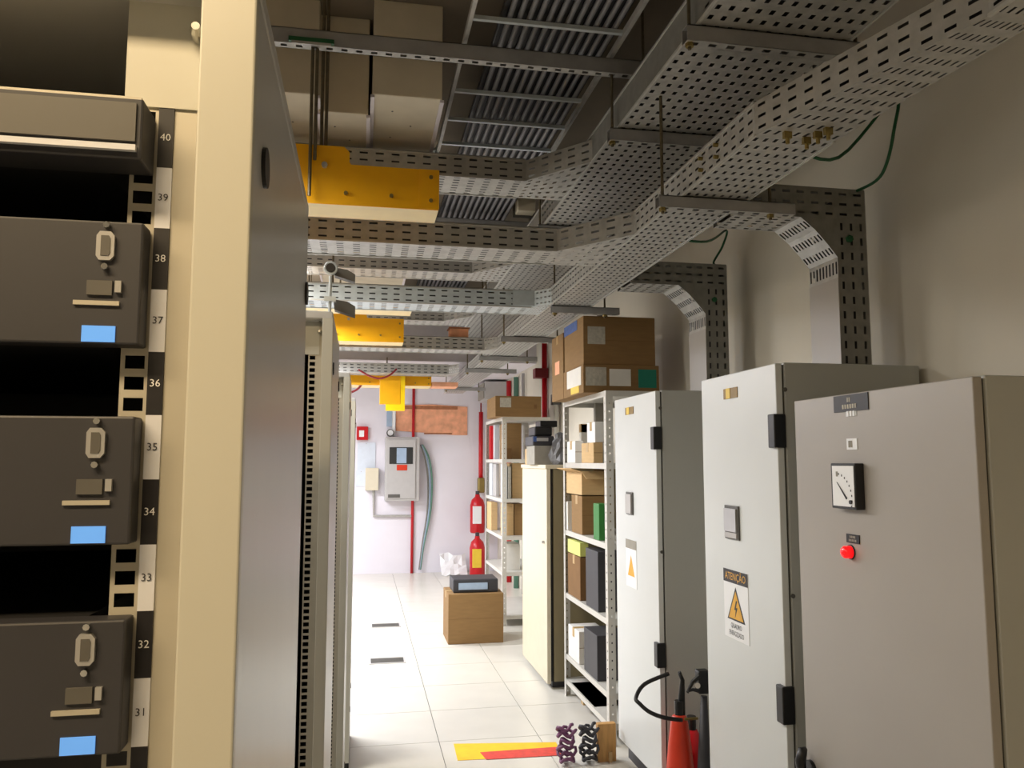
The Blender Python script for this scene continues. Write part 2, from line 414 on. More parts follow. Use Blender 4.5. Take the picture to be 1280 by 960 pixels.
# strut hangers
def hanger(label, Y, x0, x1, zt, rods, h=.042, zr=None, holes=True):
    t = thing('strut_hanger', label, 'strut', ((x0+x1)/2, Y, zt - h), 'strut hangers')
    k = MB(); k.box(x0, x1, Y - .021, Y - .018, zt - h, zt).box(x0, x1, Y + .018, Y + .021, zt - h, zt).box(x0, x1, Y - .021, Y + .021, zt - .003, zt)
    k.build('channel', 'strut', t)
    n = max(3, int((x1 - x0)/.055))
    MB().perf((x0, Y - .021, zt - h), (x1, Y - .021, zt - h), (x1, Y + .021, zt - h), (x0, Y + .021, zt - h), n, 1, .42, .4).build('slotted_face', 'galv', t)
    for ri, rx in enumerate(rods):
        MB().cyl((rx, Y, zt - h - .02), (rx, Y, zr[ri] if isinstance(zr, tuple) else (zr or ZC)), .006, 8).build('threaded_rod', 'rod', t)
        MB().cyl((rx, Y, zt - h - .012), (rx, Y, zt - h), .013, 6).build('nut', 'brass', t)
    return t
for i, (Y, s) in enumerate(((.4, 'overhead, above the nearest cabinet side'), (2.66, 'nearest, beside the tray elbow'), (4.72, 'just above the stacked cartons'), (5.95, 'second beyond the stacked cartons'), (7.1, 'third beyond the stacked cartons'), (8.1, 'fourth beyond the stacked cartons'), (10.2, 'closest to the end wall'))):
    hanger('grey strut under the lower tray, ' + s, Y, 1.2 if Y < 1 else 1.13 if Y == 4.72 else 1.03, 1.56, ZL - .004, (1.25 if Y < 1 else 1.15 if Y == 4.72 else 1.05, 1.47), zr=ZU - .002 if Y < 9.3 else 2.83)
for i, (Y, s) in enumerate(((2.2, 'nearest the camera at the top'), (.4, 'overhead, out past the nearest rack'), (2.97, 'beside a long rod'), (4.3, 'behind the first cross tray'), (6.3, 'between the far cross trays'))):
    hanger('grey strut under the wide upper tray, ' + s, Y, .95, 1.55, ZU - .004, (.965, 1.53), h=.05, zr=(CH + 1.555, ZC) if Y == 2.97 else None)
# ladder supports, cable ladder and cables
for Y, s in ((2.97, 'across the top of the view'), (5.2, 'behind the first cross tray'), (7.4, 'far behind')):
    hanger('perforated strut carrying the grey cables ' + s, Y, -.62, 1.16, CH + 1.615, (-.5, 1.1), h=.06)
LZ = CH + 1.635
t = thing('cable_ladder', 'grey steel cable ladder hanging beneath the bundle of grey cables', 'cable ladder', (.67, 3.2, LZ))
for xx in (.37, .97):
    B(xx - .008, xx + .008, -2.5, 4.1, LZ, LZ + .026).build('side_rail', 'galv', t)
    MB().tube([(xx, 4.09, LZ+.03), (xx-.012, 4.12, LZ-.02), (xx-.03, 4.1, LZ-.03), (xx-.03, 4.05, LZ-.01)], .011, 8).build('end_hook', 'galv_bright', t)
for yy in [4.02 - .3*q for q in range(22)]:
    B(.37, .97, yy - .008, yy + .008, LZ + .008, LZ + .024).build('rung', 'galv_bright', t)
PLACE = ['first', 'second', 'third', 'fourth', 'fifth', 'sixth', 'seventh', 'eighth', 'ninth', 'tenth', 'eleventh', 'twelfth']
for k in range(12):
    xx = .52 + k * .0375; rr = .0102
    tag(MB().tube([(xx, y_, LZ + .026 + rr) for y_ in (-2.5, 3, 4.2, 6, 9.3)], rr, 10).build('power_cable', 'cable_grey', smooth=True),
        'thick grey cable on the ceiling ladder, ' + PLACE[k] + ' from the left', 'cable', 'grey cables on the ceiling ladder')
tag(B(.49, .96, -2.5, 9.3, LZ + .0505, LZ + .075).build('dark_gap_sheet', 'cable_black', bevel=.006), 'flat black sheet added to darken the gaps in the row of grey cables', 'mat')  # added black sheet, paints the darkness seen between the cables
t = thing('junction_box', 'small beige junction box at the end of the far ladder strut', 'box', (1.02, 5.0, CH+1.56))
p = atY(657, 255, 5.1)
B(p.x - .06, p.x + .06, 5.06, 5.16, p.z - .06, p.z + .06).build('body', 'cream', t, bevel=.005)
B(p.x - .075, p.x + .075, 5.16, 5.175, p.z - .075, p.z + .075).build('backplate', 'mid_grey', t)

# ------------------------------------------------------------------ yellow fibre channels
def fibre(label, Y, xl, xr, zb, h, dep, tab=None, rods=(), cut=None):
    t = thing('fibre_channel', label, 'cable channel', ((xl+xr)/2, Y, zb), 'yellow fibre channels')
    if tab:
        tx, th = tab
        pts = [(xl, Y, zb), (xr, Y, zb), (xr, Y, zb+h), (tx+.006, Y, zb+h), (tx, Y, zb+h+.01), (tx, Y, zb+h+th-.02), (tx-.02, Y, zb+h+th), (xl, Y, zb+h+th)]
    else: pts = [(xl, Y, zb), (xr, Y, zb), (xr, Y, zb+h), (xl, Y, zb+h)]
    MB().prism(pts, (0, .004, 0)).build('front_wall', 'yellow', t)
    B(xl, xr, Y + dep - .004, Y + dep, zb, zb + h).build('rear_wall', 'yellow', t)
    B(xl, xr, Y + .004, Y + dep - .004, zb, zb + .004).build('channel_floor', 'yellow_under_lit', t)
    B(xr - .004, xr, Y + .004, Y + dep - .004, zb + .004, zb + h).build('end_wall', 'yellow_lit', t)
    B(xr - .075, xr + .002, Y - .003, Y, zb + .004, zb + h).build('end_clamp', 'yellow', t)
    n = 0
    xs = [xr - .03, xr - .03] + [xr - .18 - .17*k for k in range(4)]
    zs = [zb + h*.22, zb + h*.8] + [zb + h*.28]*4
    for xx, z_ in zip(xs, zs):
        if xx < xl: continue
        MB().cyl((xx, Y - .012, z_), (xx, Y, z_), .0075, 8).build('bolt', 'brass', t)
    MB().cyl((xr - .43, Y - .016, zb + h*.93), (xr - .43, Y, zb + h*.93), .011, 8).build('bolt', 'silver', t)
    if not rods: rods = [(xr - .5, Y + .03, zb + .004, ZC if Y < 9 else 2.83), (xl + .3, Y + .03, zb + .004, ZC if Y < 9 else 2.83)]
    for (rx, ry, z0, z1) in rods: MB().cyl((rx, ry, z0), (rx, ry, z1), .0065, 8).build('hanging_rod', 'rod', t)
    return t
p0, p1 = atY(548, 263, 3.0), atY(548, 213, 3.0); tx = atY(437, 200, 3.0); tt = zY(437, 184, 3.0)
fz = p0.z; fh = p1.z - p0.z
rods = [(xY(378, 2.97), 2.975, fz + .02, CH+1.555), (xY(384, 2.97), 2.975, fz + fh, CH+1.555), (xY(392, 3.05), 3.05, fz + fh - .02, ZC), (xY(398, 3.05), 3.05, fz + fh - .02, ZC)]
fibre('nearest yellow fibre channel, stepped plate hung on four rods', 3.0, -1.6, p0.x, fz, fh, .17, tab=(tx.x, tt - p1.z), rods=rods)
g = thing('strut_clamp', 'green painted clamp gripping the rods on the top strut', 'clamp', (xY(370, 2.94), 2.94, CH+1.55))
B(xY(346, 2.94), xY(406, 2.94), 2.93, 2.945, CH + 1.555, CH + 1.572).build('bar', 'green_cable', g)
B(xY(350, 2.94), xY(402, 2.94), 2.928, 2.94, CH + 1.545, CH + 1.555).build('plate', 'galv', g)
fibre('yellow fibre channel hidden behind the pale cross tray, underside showing lit cream', 5.08, -1.6, .3, fz, fh, .2)
fibre('second yellow fibre channel with raised tab, above the third rack', 6.35, -1.6, .31, fz - .02, fh + .03, .2, tab=(.02, .07))
t = fibre('farthest yellow fibre channel with a square drop outlet', 9.1, -1.6, xY(538, 9.1), zY(500, 482, 9.1), .11, .35)
dx0, dx1 = xY(473, 9.06), xY(499, 9.06)
B(dx0, dx1, 8.98, 9.09, zY(480, 505, 9.0), zY(480, 468, 9.0)).build('drop_outlet', 'yellow', t, bevel=.003)
B(dx1, dx1 + .05, 8.985, 9.09, zY(480, 512, 9.0), zY(480, 468, 9.0)).build('outlet_side', 'yellow_lit', t)
B(dx0 + .07, dx1 + .05, 8.99, 9.09, zY(480, 513, 9.0), zY(480, 505, 9.0)).build('outlet_lip', 'yellow_lit', t)
wp = B(xY(538, 9.1) + .01, xY(572, 9.1), 9.1, 9.4, zY(550, 483, 9.1), zY(550, 483, 9.1) + .05).build('wooden_board', 'kraft'); tag(wp, 'light brown board lying beside the farthest yellow channel', 'board')
q = [atY(x_, y_, 8.66) for x_, y_ in ((448, 462), (462, 470), (475, 473), (487, 469), (496, 461))]
wire('loop_cable', 'dark red cable looping below the far cross tray', q, .01, 'red_dark')
q = [atY(x_, y_, 9.14) for x_, y_ in ((430, 496), (438, 491), (446, 487), (451, 482), (453, 478))]
wire('loose_cable', 'short dark cable end sticking out past the third rack', q, .012, 'red_dark')

# ------------------------------------------------------------------ racks
RX = -.0785; RTOP = CH + .335; RD = .562
U0 = zY(205, 136, .598)          # top edge of unit 40
UN = .0447
def rack(label, Yf, X1, detail):
    PW = .036 if detail else .024; RF = .034 if detail else .014
    W = .6; x0 = X1 - W; yr = Yf + .043
    t = thing('equipment_rack', label, 'rack', (X1 - W/2, Yf + RD/2, 0), 'equipment racks')
    sp = B(X1 - .016, X1, Yf + .012, Yf + RD, .04, RTOP).build('side_panel', 'rack_side', t, bevel=.002)
    for (xa, xb) in ((X1 - PW, X1 + .001), (x0, x0 + PW)):
        k = MB(); k.box(xa, xb, Yf, Yf + .012, .04, RTOP + .004)
        xi = xa if xa > x0 + .1 else xb - .003
        k.box(xi, xi + .003, Yf + .012, yr, .04, RTOP)
        k.build('front_post', 'rack_grey', t, bevel=.003)
    B(x0, x0 + .016, Yf + .012, Yf + RD, .04, RTOP).build('side_panel', 'rack_side', t)
    B(x0, X1, Yf, Yf + RD, RTOP + .001, RTOP + .02).build('top_panel', 'rack_side', t, bevel=.003)
    B(x0 + .016, X1 - .016, Yf + RD - .01, Yf + RD, .04, RTOP).build('rear_panel', 'dark_grey', t)
    B(x0, X1, Yf + .02, Yf + RD, 0, .04).build('plinth', 'dark', t)
    B(x0 + .036, X1 - .036, Yf, Yf + .01, .04, .12).build('bottom_rail', 'rack_grey', t)
    B(x0 + .036, X1 - .036, Yf + .004, yr, U0 + .1, RTOP).build('header', 'rack_side', t)
    for sgn, xb in ((1, X1 - PW), (-1, x0 + PW)):
        xs = sorted((xb, xb - sgn * .043)); nU = int((U0 - .15)/UN)
        xh = (xb - sgn*RF, xb - sgn*(RF + .019)); zb = U0 - nU*UN
        MB().perf((xh[0], yr, zb), (xh[1], yr, zb), (xh[1], yr, U0), (xh[0], yr, U0), 1, nU*3, .68, .62).build('mounting_rail', 'rail', t)
        xf = sorted((xb, xb - sgn*RF)); B(xf[0], xf[1], yr, yr + .003, .12, U0 + .1).build('rail_flange', 'rail', t)
        B(*sorted((xb - sgn*.008, xb - sgn*.058)), yr - .002, yr + .001, U0, U0 + .1).build('rail_head_plate', 'rack_grey', t)
        for z_ in (U0 + .055, U0 + .085): MB().cyl((xb - sgn*.008, yr - .014, z_), (xb - sgn*.008, yr, z_), .0055, 10).cyl((xb - sgn*.008, yr - .02, z_), (xb - sgn*.008, yr - .014, z_), .003, 10, .0055).build('bolt', 'chrome', t)
        if detail and sgn == 1:
            for k in range(13):
                zt = U0 - k*UN; blk = k % 2 == 0
                s_ = B(X1 - .0705, X1 - .0600, yr - .0015, yr, zt - UN, zt).build('unit_marker', 'black_strip' if blk else 'white_strip', t)
                text(str(40 - k), .0075, (X1 - .06525, yr - .002, zt - UN*.5), (1,0,0), (0,0,1), 'white_ink' if blk else 'ink', s_, 'unit_number')
    for (yy, z_) in ((Yf + .07, CH + .226), (Yf + RD - .02, CH + .226), (Yf + .07, .3), (Yf + RD - .02, .3)):
        k = MB(); k.cyl((X1, yy, z_), (X1 + .003, yy, z_), .0155, 24); k.build('grommet', 'black_plastic', t, smooth=False)
    if not detail:
        B(x0 + .09, X1 - .09, yr + .03, Yf + RD - .03, .15, U0 + .02).build('equipment_stack', 'dark', t)
    for (xx, yy) in ((X1 - .03, Yf + .05), (x0 + .03, Yf + .05)): MB().cyl((xx, yy, 0), (xx, yy, .04), .018, 10).build('levelling_foot', 'black_plastic', t)
    return t
Y1, Y2, Y3, Y4 = .555, 1.92, 3.25, 4.55
rack('nearest light grey equipment rack with numbered mounting rail', Y1, RX, True)
rack('second equipment rack with a row of square rail holes', Y2, -.073, False)
rack('third equipment rack, narrow grey post below the yellow channel', Y3, -.052, False)
rack('farthest equipment rack at the end of the row', Y4, -.04, False)
# lifting rod on the corner of rack two
p = atY(412, 396, 1.98)
t = thing('lifting_eye', 'thin white rod with a ring standing on the second rack', 'rod', (p.x, 1.98, RTOP + .02))
MB().cyl((p.x, 1.98, RTOP + .018), (p.x, 1.98, zY(412, 345, 1.98)), .004, 8).build('stem', 'galv_bright', t)
zc = zY(412, 335, 1.98)
MB().tube([(p.x + .014*math.cos(q*math.pi/8), 1.98, zc + .014*math.sin(q*math.pi/8)) for q in range(17)], .0035, 8).build('ring', 'galv_bright', t)
MB().cyl((p.x, 1.975, zc), (p.x, 1.99, zc), .011, 12).build('insert', 'black_plastic', t)
B(p.x - .014, p.x + .014, 1.972, 1.988, zY(412, 377, 1.98), zY(412, 371, 1.98)).build('collar', 'galv_bright', t)
for (ya, yb) in ((334, 348), (374, 391)):
    a, b, c, d = atY(417, ya, 2.0), atY(434, ya + 3, 2.0), atY(444, ya + 9, 2.0), atY(418, yb - 4, 2.0)
    MB().prism([a, b, c, V((c.x, 2.0, d.z - .015)), d], (0, .03, 0)).build('bracket_plate', 'mid_grey', t)

# modules in rack one
def module(label, u_top, n_u, front=.0, kind=0):
    zt = U0 - (40 - u_top)*UN; zb = zt - n_u*UN; yr = Y1 + .043; xr = RX - .036 - .0365; xl = RX - .6 + .06
    yf = yr - .02 - front
    t = thing('rack_module', label, 'rack equipment', ((xl+xr)/2, yr, zb), 'modules in the nearest rack')
    B(xl, xr, yf, yr - .0005, zb + .002, zt - .002).build('faceplate', 'dark_grey', t, bevel=.0015)
    B(xl + .03, xr - .03, yr, Y1 + RD - .08, zb + .003, zt - .003).build('chassis', 'dark', t)
    if kind == 0:
        for k in range(5):
            x = xr - .022 - k*.085
            z1 = zt - .020
            MB().prism([(x + a, yf - .003, z1 + b) for a, b in ((-.005,-.010),(.002,-.010),(.0045,-.007),(.0045,.007),(.002,.010),(-.005,.010),(-.007,.007),(-.007,-.007))], (0, .003, 0)).build('serial_port', 'silver', t)
            MB().prism([(x - .001 + a, yf - .0035, z1 + b) for a, b in ((-.003,-.007),(.002,-.007),(.003,-.005),(.003,.005),(.002,.007),(-.003,.007))], (0, .002, 0)).build('port_insert', 'mid_grey', t)
            for q in (-1, 1): MB().cyl((x - .001, yf - .004, z1 + q*.0145), (x - .001, yf, z1 + q*.0145), .0022, 8).build('jack_screw', 'chrome', t)
            B(x - .012, x + .004, yf - .002, yf, z1 - .034, z1 - .024).build('socket', 'mid_grey', t)
            B(x + .006, x + .010, yf - .003, yf, z1 - .032, z1 - .024).build('latch', 'silver', t)
            B(x - .02, x + .009, yf - .002, yf, z1 - .041, z1 - .038).build('trim_line', 'rail', t)
            B(x - .014, x + .007, yf - .001, yf, z1 - .066, z1 - .055).build('display', 'screen_blue', t)
    else:
        B(xl + .01, xr - .004, yf - .002, yf, zb + .014, zt - .006).build('window', 'mid_grey', t)
        B(xl + .006, xr - .003, yf - .004, yf, zb + .007, zb + .011).build('trim_line', 'white_strip', t)
        B(xl, xr - .002, yf + .002, yr, zt - .003, zt).build('lid', 'rail', t)
    return t
module('topmost dark rack module with a pale line along its base', 39.85, 1.05, .014, 1)
module('rack module beside unit numbers 38 and 37 with blue display', 38, 2)
module('rack module beside unit numbers 35 and 34', 35, 2)
module('lowest visible rack module beside numbers 32 and 31', 32, 2)

# ------------------------------------------------------------------ cabinets on the right
CX = 1.45; CT = CH + .355
def bolt_x(t, x, y, z, r=.008, m='mid_grey'): return MB().cyl((x, y, z), (x, y - .004, z), r, 10).build('bolt', m, t)
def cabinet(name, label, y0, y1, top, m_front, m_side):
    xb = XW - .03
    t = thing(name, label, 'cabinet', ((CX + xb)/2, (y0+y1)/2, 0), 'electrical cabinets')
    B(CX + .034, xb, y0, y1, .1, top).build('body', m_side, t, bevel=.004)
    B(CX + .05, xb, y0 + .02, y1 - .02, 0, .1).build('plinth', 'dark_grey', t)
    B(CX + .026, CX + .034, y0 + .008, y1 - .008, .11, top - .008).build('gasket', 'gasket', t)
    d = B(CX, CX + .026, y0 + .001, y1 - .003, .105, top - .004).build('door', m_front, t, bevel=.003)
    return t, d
def onX(px, py): return atX(px, py, CX)
def plateX(t, name, m, px0, px1, py0, py1, th=.004, bevel=0, x=None):
    """a plate on a door, from picture edges at its middle"""
    x = CX if x is None else x
    ym = (py0+py1)/2; xm = (px0+px1)/2
    ya, yb = atX(px0, ym, x).y, atX(px1, ym, x).y; za, zb = atX(xm, py0, x).z, atX(xm, py1, x).z
    return B(x - th, x, ya, yb, za, zb).build(name, m, t, bevel=bevel), (min(ya,yb), max(ya,yb), min(za,zb), max(za,zb))
def marks(t, y, z, wd, h, n, m='paper_grey'):
    """a row of small worn print marks on a plate"""
    k = MB(); st = wd / n
    for i in range(n):
        yy = y + wd/2 - st*(i + .5); k.box(CX - .0038, CX - .0025, yy - st*.32, yy + st*.32, z - h/2, z + h/2)
    return k.build('print_marks', m, t)
def hinge(t, y, za, zb):
    h = B(CX - .016, CX + .03, y - .008, y + .04, zb, za).build('hinge', 'black_plastic', t, bevel=.004)
y20, y21 = yX(969, CX, 455), yX(876, CX, 470)
y30, y31 = yX(819, CX, 488), yX(768, CX, 497)
y11 = yX(992, CX, 500)
# middle cabinet
t, d = cabinet('electrical_cabinet', 'tall white electrical cabinet with the warning sign on its door', y20, y21, CT, 'cab_white', 'cab_side_shade')
hinge(d, y20, onX(966, 518).z, onX(966, 560).z); hinge(d, y20, onX(974, 854).z, onX(974, 900).z); hinge(d, y20, .42, .3)
s, (ya, yb, za, zb) = plateX(t, 'yellow_sticker', 'sticker_amber', 905, 922, 485, 498, .003)
B(CX - .0045, CX - .003, ya + (yb-ya)*.5, ya + (yb-ya)*.8, za, zb).build('sticker_stripe', 'sticker_yellow', s)
s, (ya, yb, za, zb) = plateX(t, 'latch', 'mid_grey', 908, 925, 632, 674, .008, .002)
B(CX - .014, CX - .008, ya + .012, yb - .006, za + .03, zb - .012).build('latch_lever', 'silver', s); B(CX - .012, CX - .008, ya + .012, yb - .006, za + .006, za + .026).build('latch_pad', 'panel_grey', s)
s, (ya, yb, za, zb) = plateX(t, 'warning_sign', 'sign_white', 906, 936, 714, 800, .002)
h = zb - za; wd = yb - ya; ym = (ya+yb)/2
hd = B(CX - .0028, CX - .002, ya, yb, zb - h*.19, zb).build('sign_header', 'black_strip', s)
text('ATENÇÃO', h*.155, (CX - .0031, ym, zb - h*.10), (0,-1,0), (0,0,1), 'sign_amber', s, squeeze=.90)
MB().prism([(CX - .0026, ym + wd*.36, za + h*.27), (CX - .0026, ym - wd*.36, za + h*.27), (CX - .0026, ym, za + h*.76)], (.0006,0,0)).build('triangle_border', 'black_strip', s)
MB().prism([(CX - .0031, ym + wd*.30, za + h*.295), (CX - .0031, ym - wd*.30, za + h*.295), (CX - .0031, ym, za + h*.70)], (.0005,0,0)).build('warning_triangle', 'sign_amber', s)
zz = za + h*.31; MB().prism([(CX - .0036, ym + a_*wd, zz + b_*h) for a_, b_ in ((-.02,.26),(.06,.12),(.0,.12),(.035,.0),(-.07,.155),(-.01,.155),(-.06,.25))], (.0005,0,0)).build('lightning_bolt', 'black_strip', s)
text('QUADRO', h*.10, (CX - .0027, ym, za + h*.19), (0,-1,0), (0,0,1), 'ink', s, squeeze=.8)
text('ENERGIZADO', h*.10, (CX - .0027, ym, za + h*.08), (0,-1,0), (0,0,1), 'ink', s, squeeze=.75)
for (px, py) in ((981, 487), (991, 745)): q = atY(px, py, y20); bolt_x(t, q.x, y20, q.z)
# far cabinet
t, d = cabinet('electrical_cabinet', 'farthest white electrical cabinet, next to the carton shelf', y30, y31, CT + .005, 'cab_white', 'cab_side_shade')
hinge(d, y30, onX(814, 534).z, onX(814, 562).z); hinge(d, y30, onX(818, 800).z, onX(818, 830).z)
s, (ya, yb, za, zb) = plateX(t, 'yellow_sticker', 'sticker_amber', 782, 792, 509, 518, .003)
B(CX - .0045, CX - .003, ya + (yb-ya)*.5, ya + (yb-ya)*.8, za, zb).build('sticker_stripe', 'sticker_yellow', s)
s, (ya, yb, za, zb) = plateX(t, 'latch', 'mid_grey', 784, 792, 615, 643, .008, .002)
B(CX - .014, CX - .008, ya + .012, yb - .006, za + .006, zb - .012).build('latch_lever', 'panel_grey', s)
s, (ya, yb, za, zb) = plateX(t, 'warning_sign', 'sign_white', 783, 796, 675, 734, .002)
B(CX - .0028, CX - .002, ya, yb, zb - (zb-za)*.19, zb).build('sign_header', 'cardgrey', s)
MB().prism([(CX - .0026, ya + (yb-ya)*.82, za + .06), (CX - .0026, ya + (yb-ya)*.18, za + .06), (CX - .0026, (ya+yb)/2, za + .17)], (.0006,0,0)).build('warning_triangle', 'sign_amber', s)
for (px, py) in ((825, 510), (827, 690)): q = atY(px, py, y30); bolt_x(t, q.x, y30, q.z)
# nearest cabinet
CT1 = onX(992, 500).z
t, d = cabinet('electrical_cabinet', 'nearest beige electrical cabinet with the needle meter and red lamp', y11 - .82, y11, CT1, 'cab_warm', 'cab_side_shade')
s, (ya, yb, za, zb) = plateX(t, 'nameplate', 'black_strip', 1043, 1086, 493, 514, .003)
marks(s, (ya+yb)/2 + .008, zb - (zb-za)*.3, .02, .014, 2); marks(s, (ya+yb)/2 + .006, za + (zb-za)*.3, .075, .013, 6)
s, (ya, yb, za, zb) = plateX(t, 'small_label', 'cab_white', 1058, 1071, 514, 520, .002); marks(s, (ya+yb)/2, (za+zb)/2, .045, .016, 3, 'sign_white')
s, (ya, yb, za, zb) = plateX(t, 'small_label', 'sign_white', 1059, 1072, 548, 562, .002); marks(s, (ya+yb)/2 + .006, (za+zb)/2, .022, .02, 2, 'cardgrey')
s, (ya, yb, za, zb) = plateX(t, 'panel_meter', 'black_plastic', 1050, 1081, 579, 636, .03, .003)
B(CX - .0315, CX - .03, ya + .006, yb - .010, za + .008, zb - .008).build('dial_face', 'sign_white', s)
cy, cz = ya + (yb-ya)*.62, za + (zb-za)*.45
MB().tube([(CX - .033, cy + .012, cz + .018), (CX - .033, cy - .035, cz - .03)], [.0008, .003], 6).build('needle', 'ink', s)
for k in range(9):
    an = math.radians(80 + 0 - k*12); a_ = V((CX - .032, ya + (yb-ya)*.75 - .085*math.cos(an)*.9, za + .03 + .075*math.sin(an)))
    B(a_.x - .0005, a_.x, a_.y - .002, a_.y + .002, a_.z - .003, a_.z + .003).build('scale_tick', 'ink', s)
B(CX - .032, CX - .0315, yb - .04, yb - .03, zb - .04, zb - .025).build('unit_mark', 'cardgrey', s)
MB().cyl((CX - .036, ya + .022, za + .022), (CX - .031, ya + .022, za + .022), .006, 12).build('zero_screw', 'black_plastic', s)
s, (ya, yb, za, zb) = plateX(t, 'lamp_plate', 'black_strip', 1059, 1075, 668, 679, .003); marks(s, (ya+yb)/2, zb - (zb-za)*.3, .03, .007, 4, 'cardgrey'); marks(s, (ya+yb)/2, za + (zb-za)*.3, .04, .007, 5, 'cardgrey')
q = onX(1064, 690)
lp = MB().cyl((CX - .004, q.y, q.z), (CX, q.y, q.z), .022, 20).build('pilot_bezel', 'dark_grey', t)
MB().tube([(CX - .004, q.y, q.z), (CX - .022, q.y, q.z), (CX - .028, q.y, q.z), (CX - .03, q.y, q.z)], [.019, .018, .013, .004], 20).build('pilot_lens', 'red_lamp', lp, smooth=True)
q = onX(1015, 962)
hp = MB().cyl((CX - .012, q.y, q.z), (CX, q.y, q.z), .03, 20).build('door_handle', 'black_plastic', t)
MB().tube([(CX - .012, q.y, q.z - .03), (CX - .035, q.y, q.z - .02), (CX - .04, q.y, q.z + .03), (CX - .03, q.y, q.z + .062), (CX - .018, q.y, q.z + .066)], [.014, .016, .017, .015, .007], 12).build('handle_grip', 'black_plastic', hp, smooth=True)

# ------------------------------------------------------------------ fire extinguishers between the cabinets
def ext_near(label, x, y, h, r, m, coned):
    t = thing('fire_extinguisher', label, 'extinguisher', (x, y, 0))
    if coned: prof = [(r*.92, 0), (r, .02), (r, h*.3), (r*.9, h*.52), (r*.74, h*.74), (r*.56, h*.93), (r*.46, h*.985), (r*.3, h)]
    else: prof = [(r*.9, 0), (r, .02), (r, h*.78), (r*.85, h*.88), (r*.5, h*.95), (r*.35, h)]
    MB().lathe((x, y, 0), prof, 24).build('cylinder', m, t, smooth=True)
    MB().cyl((x, y, h), (x, y, h + .06), r*.3, 12).build('valve', 'black_plastic', t)
    return t
p = atY(849, 893, 3.52); xx, hh_ = p.x, p.z
t = ext_near('orange-red extinguisher with long tapering neck and black hose', xx, 3.52, hh_, .07, 'red_orange', True)
MB().tube([atY(852, 893, 3.52), atY(852, 870, 3.52), atY(853, 850, 3.50), atY(849, 840, 3.50)], [.017, .015, .01, .008], 10).build('hose_tail', 'cable_black', t, smooth=True)
q = [atY(852, 900, 3.47), atY(830, 897, 3.43), atY(812, 890, 3.42), atY(800, 880, 3.42), atY(795, 872, 3.45), atY(806, 855, 3.5), atY(836, 842, 3.5)]
MB().tube(spline(q), .009, 10).build('hose', 'cable_black', t, smooth=True)
MB().cyl(atY(855, 899, 3.49), atY(872, 898, 3.49), .006, 8).build('brass_pin', 'brass', t)
p = atY(869, 915, 3.62)
t = ext_near('red extinguisher cylinder half hidden behind the black horn', p.x, 3.66, p.z, .07, 'red_paint', False)
p = atY(880, 868, 3.42)
t = thing('extinguisher_horn', 'black discharge horn with handle beside the middle cabinet', 'nozzle', (p.x, 3.42, 0))
b0 = atY(880, 870, 3.42); b1 = V((b0.x - .012, 3.42, .02))
MB().tube([b0, b1], [.014, .045], 16).build('horn', 'dark_grey', t, smooth=True)
a, b = atY(866, 838, 3.42), atY(886, 866, 3.42)
B(a.x + .02, b.x, 3.40, 3.45, b.z, a.z).build('valve_block', 'black_plastic', t, bevel=.006)
MB().tube([atY(874, 845, 3.41), atY(866, 852, 3.41), atY(859, 866, 3.41)], [.012, .009, .006], 8).build('lever', 'black_plastic', t)
MB().tube([atY(874, 864, 3.4), atY(866, 862, 3.4), atY(860, 864, 3.4)], [.008, .007, .005], 8).build('carry_handle', 'black_plastic', t)
MB().cyl(atY(872, 857, 3.39), atY(872, 857, 3.41), .012, 12).build('gauge', 'silver', t)

# ------------------------------------------------------------------ shelving and cartons
def shelving(label, x0, x1, y0, y1, levels):
    t = thing('shelving_unit', label, 'shelving', ((x0+x1)/2, (y0+y1)/2, 0), 'steel shelving')
    top = max(levels); pw = .045
    for xx, sx in ((x0, 1), (x1, -1)):
        for yy, sy in ((y0, 1), (y1, -1)):
            n = int(top/.05)
            MB().perf((xx, yy, 0), (xx + sx*pw, yy, 0), (xx + sx*pw, yy, top), (xx, yy, top), 1, n, .18, .2).perf((xx, yy, 0), (xx, yy + sy*pw, 0), (xx, yy + sy*pw, top), (xx, yy, top), 1, n, .18, .2).box(xx + sx*.001, xx + sx*.003, yy + sy*.001, yy + sy*.003, 0, top).build('post', 'shelf_steel', t)
    for z in levels:
        k = MB(); k.box(x0 + .004, x1 - .004, y0 + .004, y1 - .004, z - .003, z)
        k.box(x0 + .003, x0 + .005, y0 + .004, y1 - .004, z - .035, z).box(x1 - .005, x1 - .003, y0 + .004, y1 - .004, z - .035, z)
        k.box(x0 + .004, x1 - .004, y0 + .003, y0 + .005, z - .035, z).box(x0 + .004, x1 - .004, y1 - .005, y1 - .003, z - .035, z)
        k.build('shelf', 'shelf_steel', t)
    return t
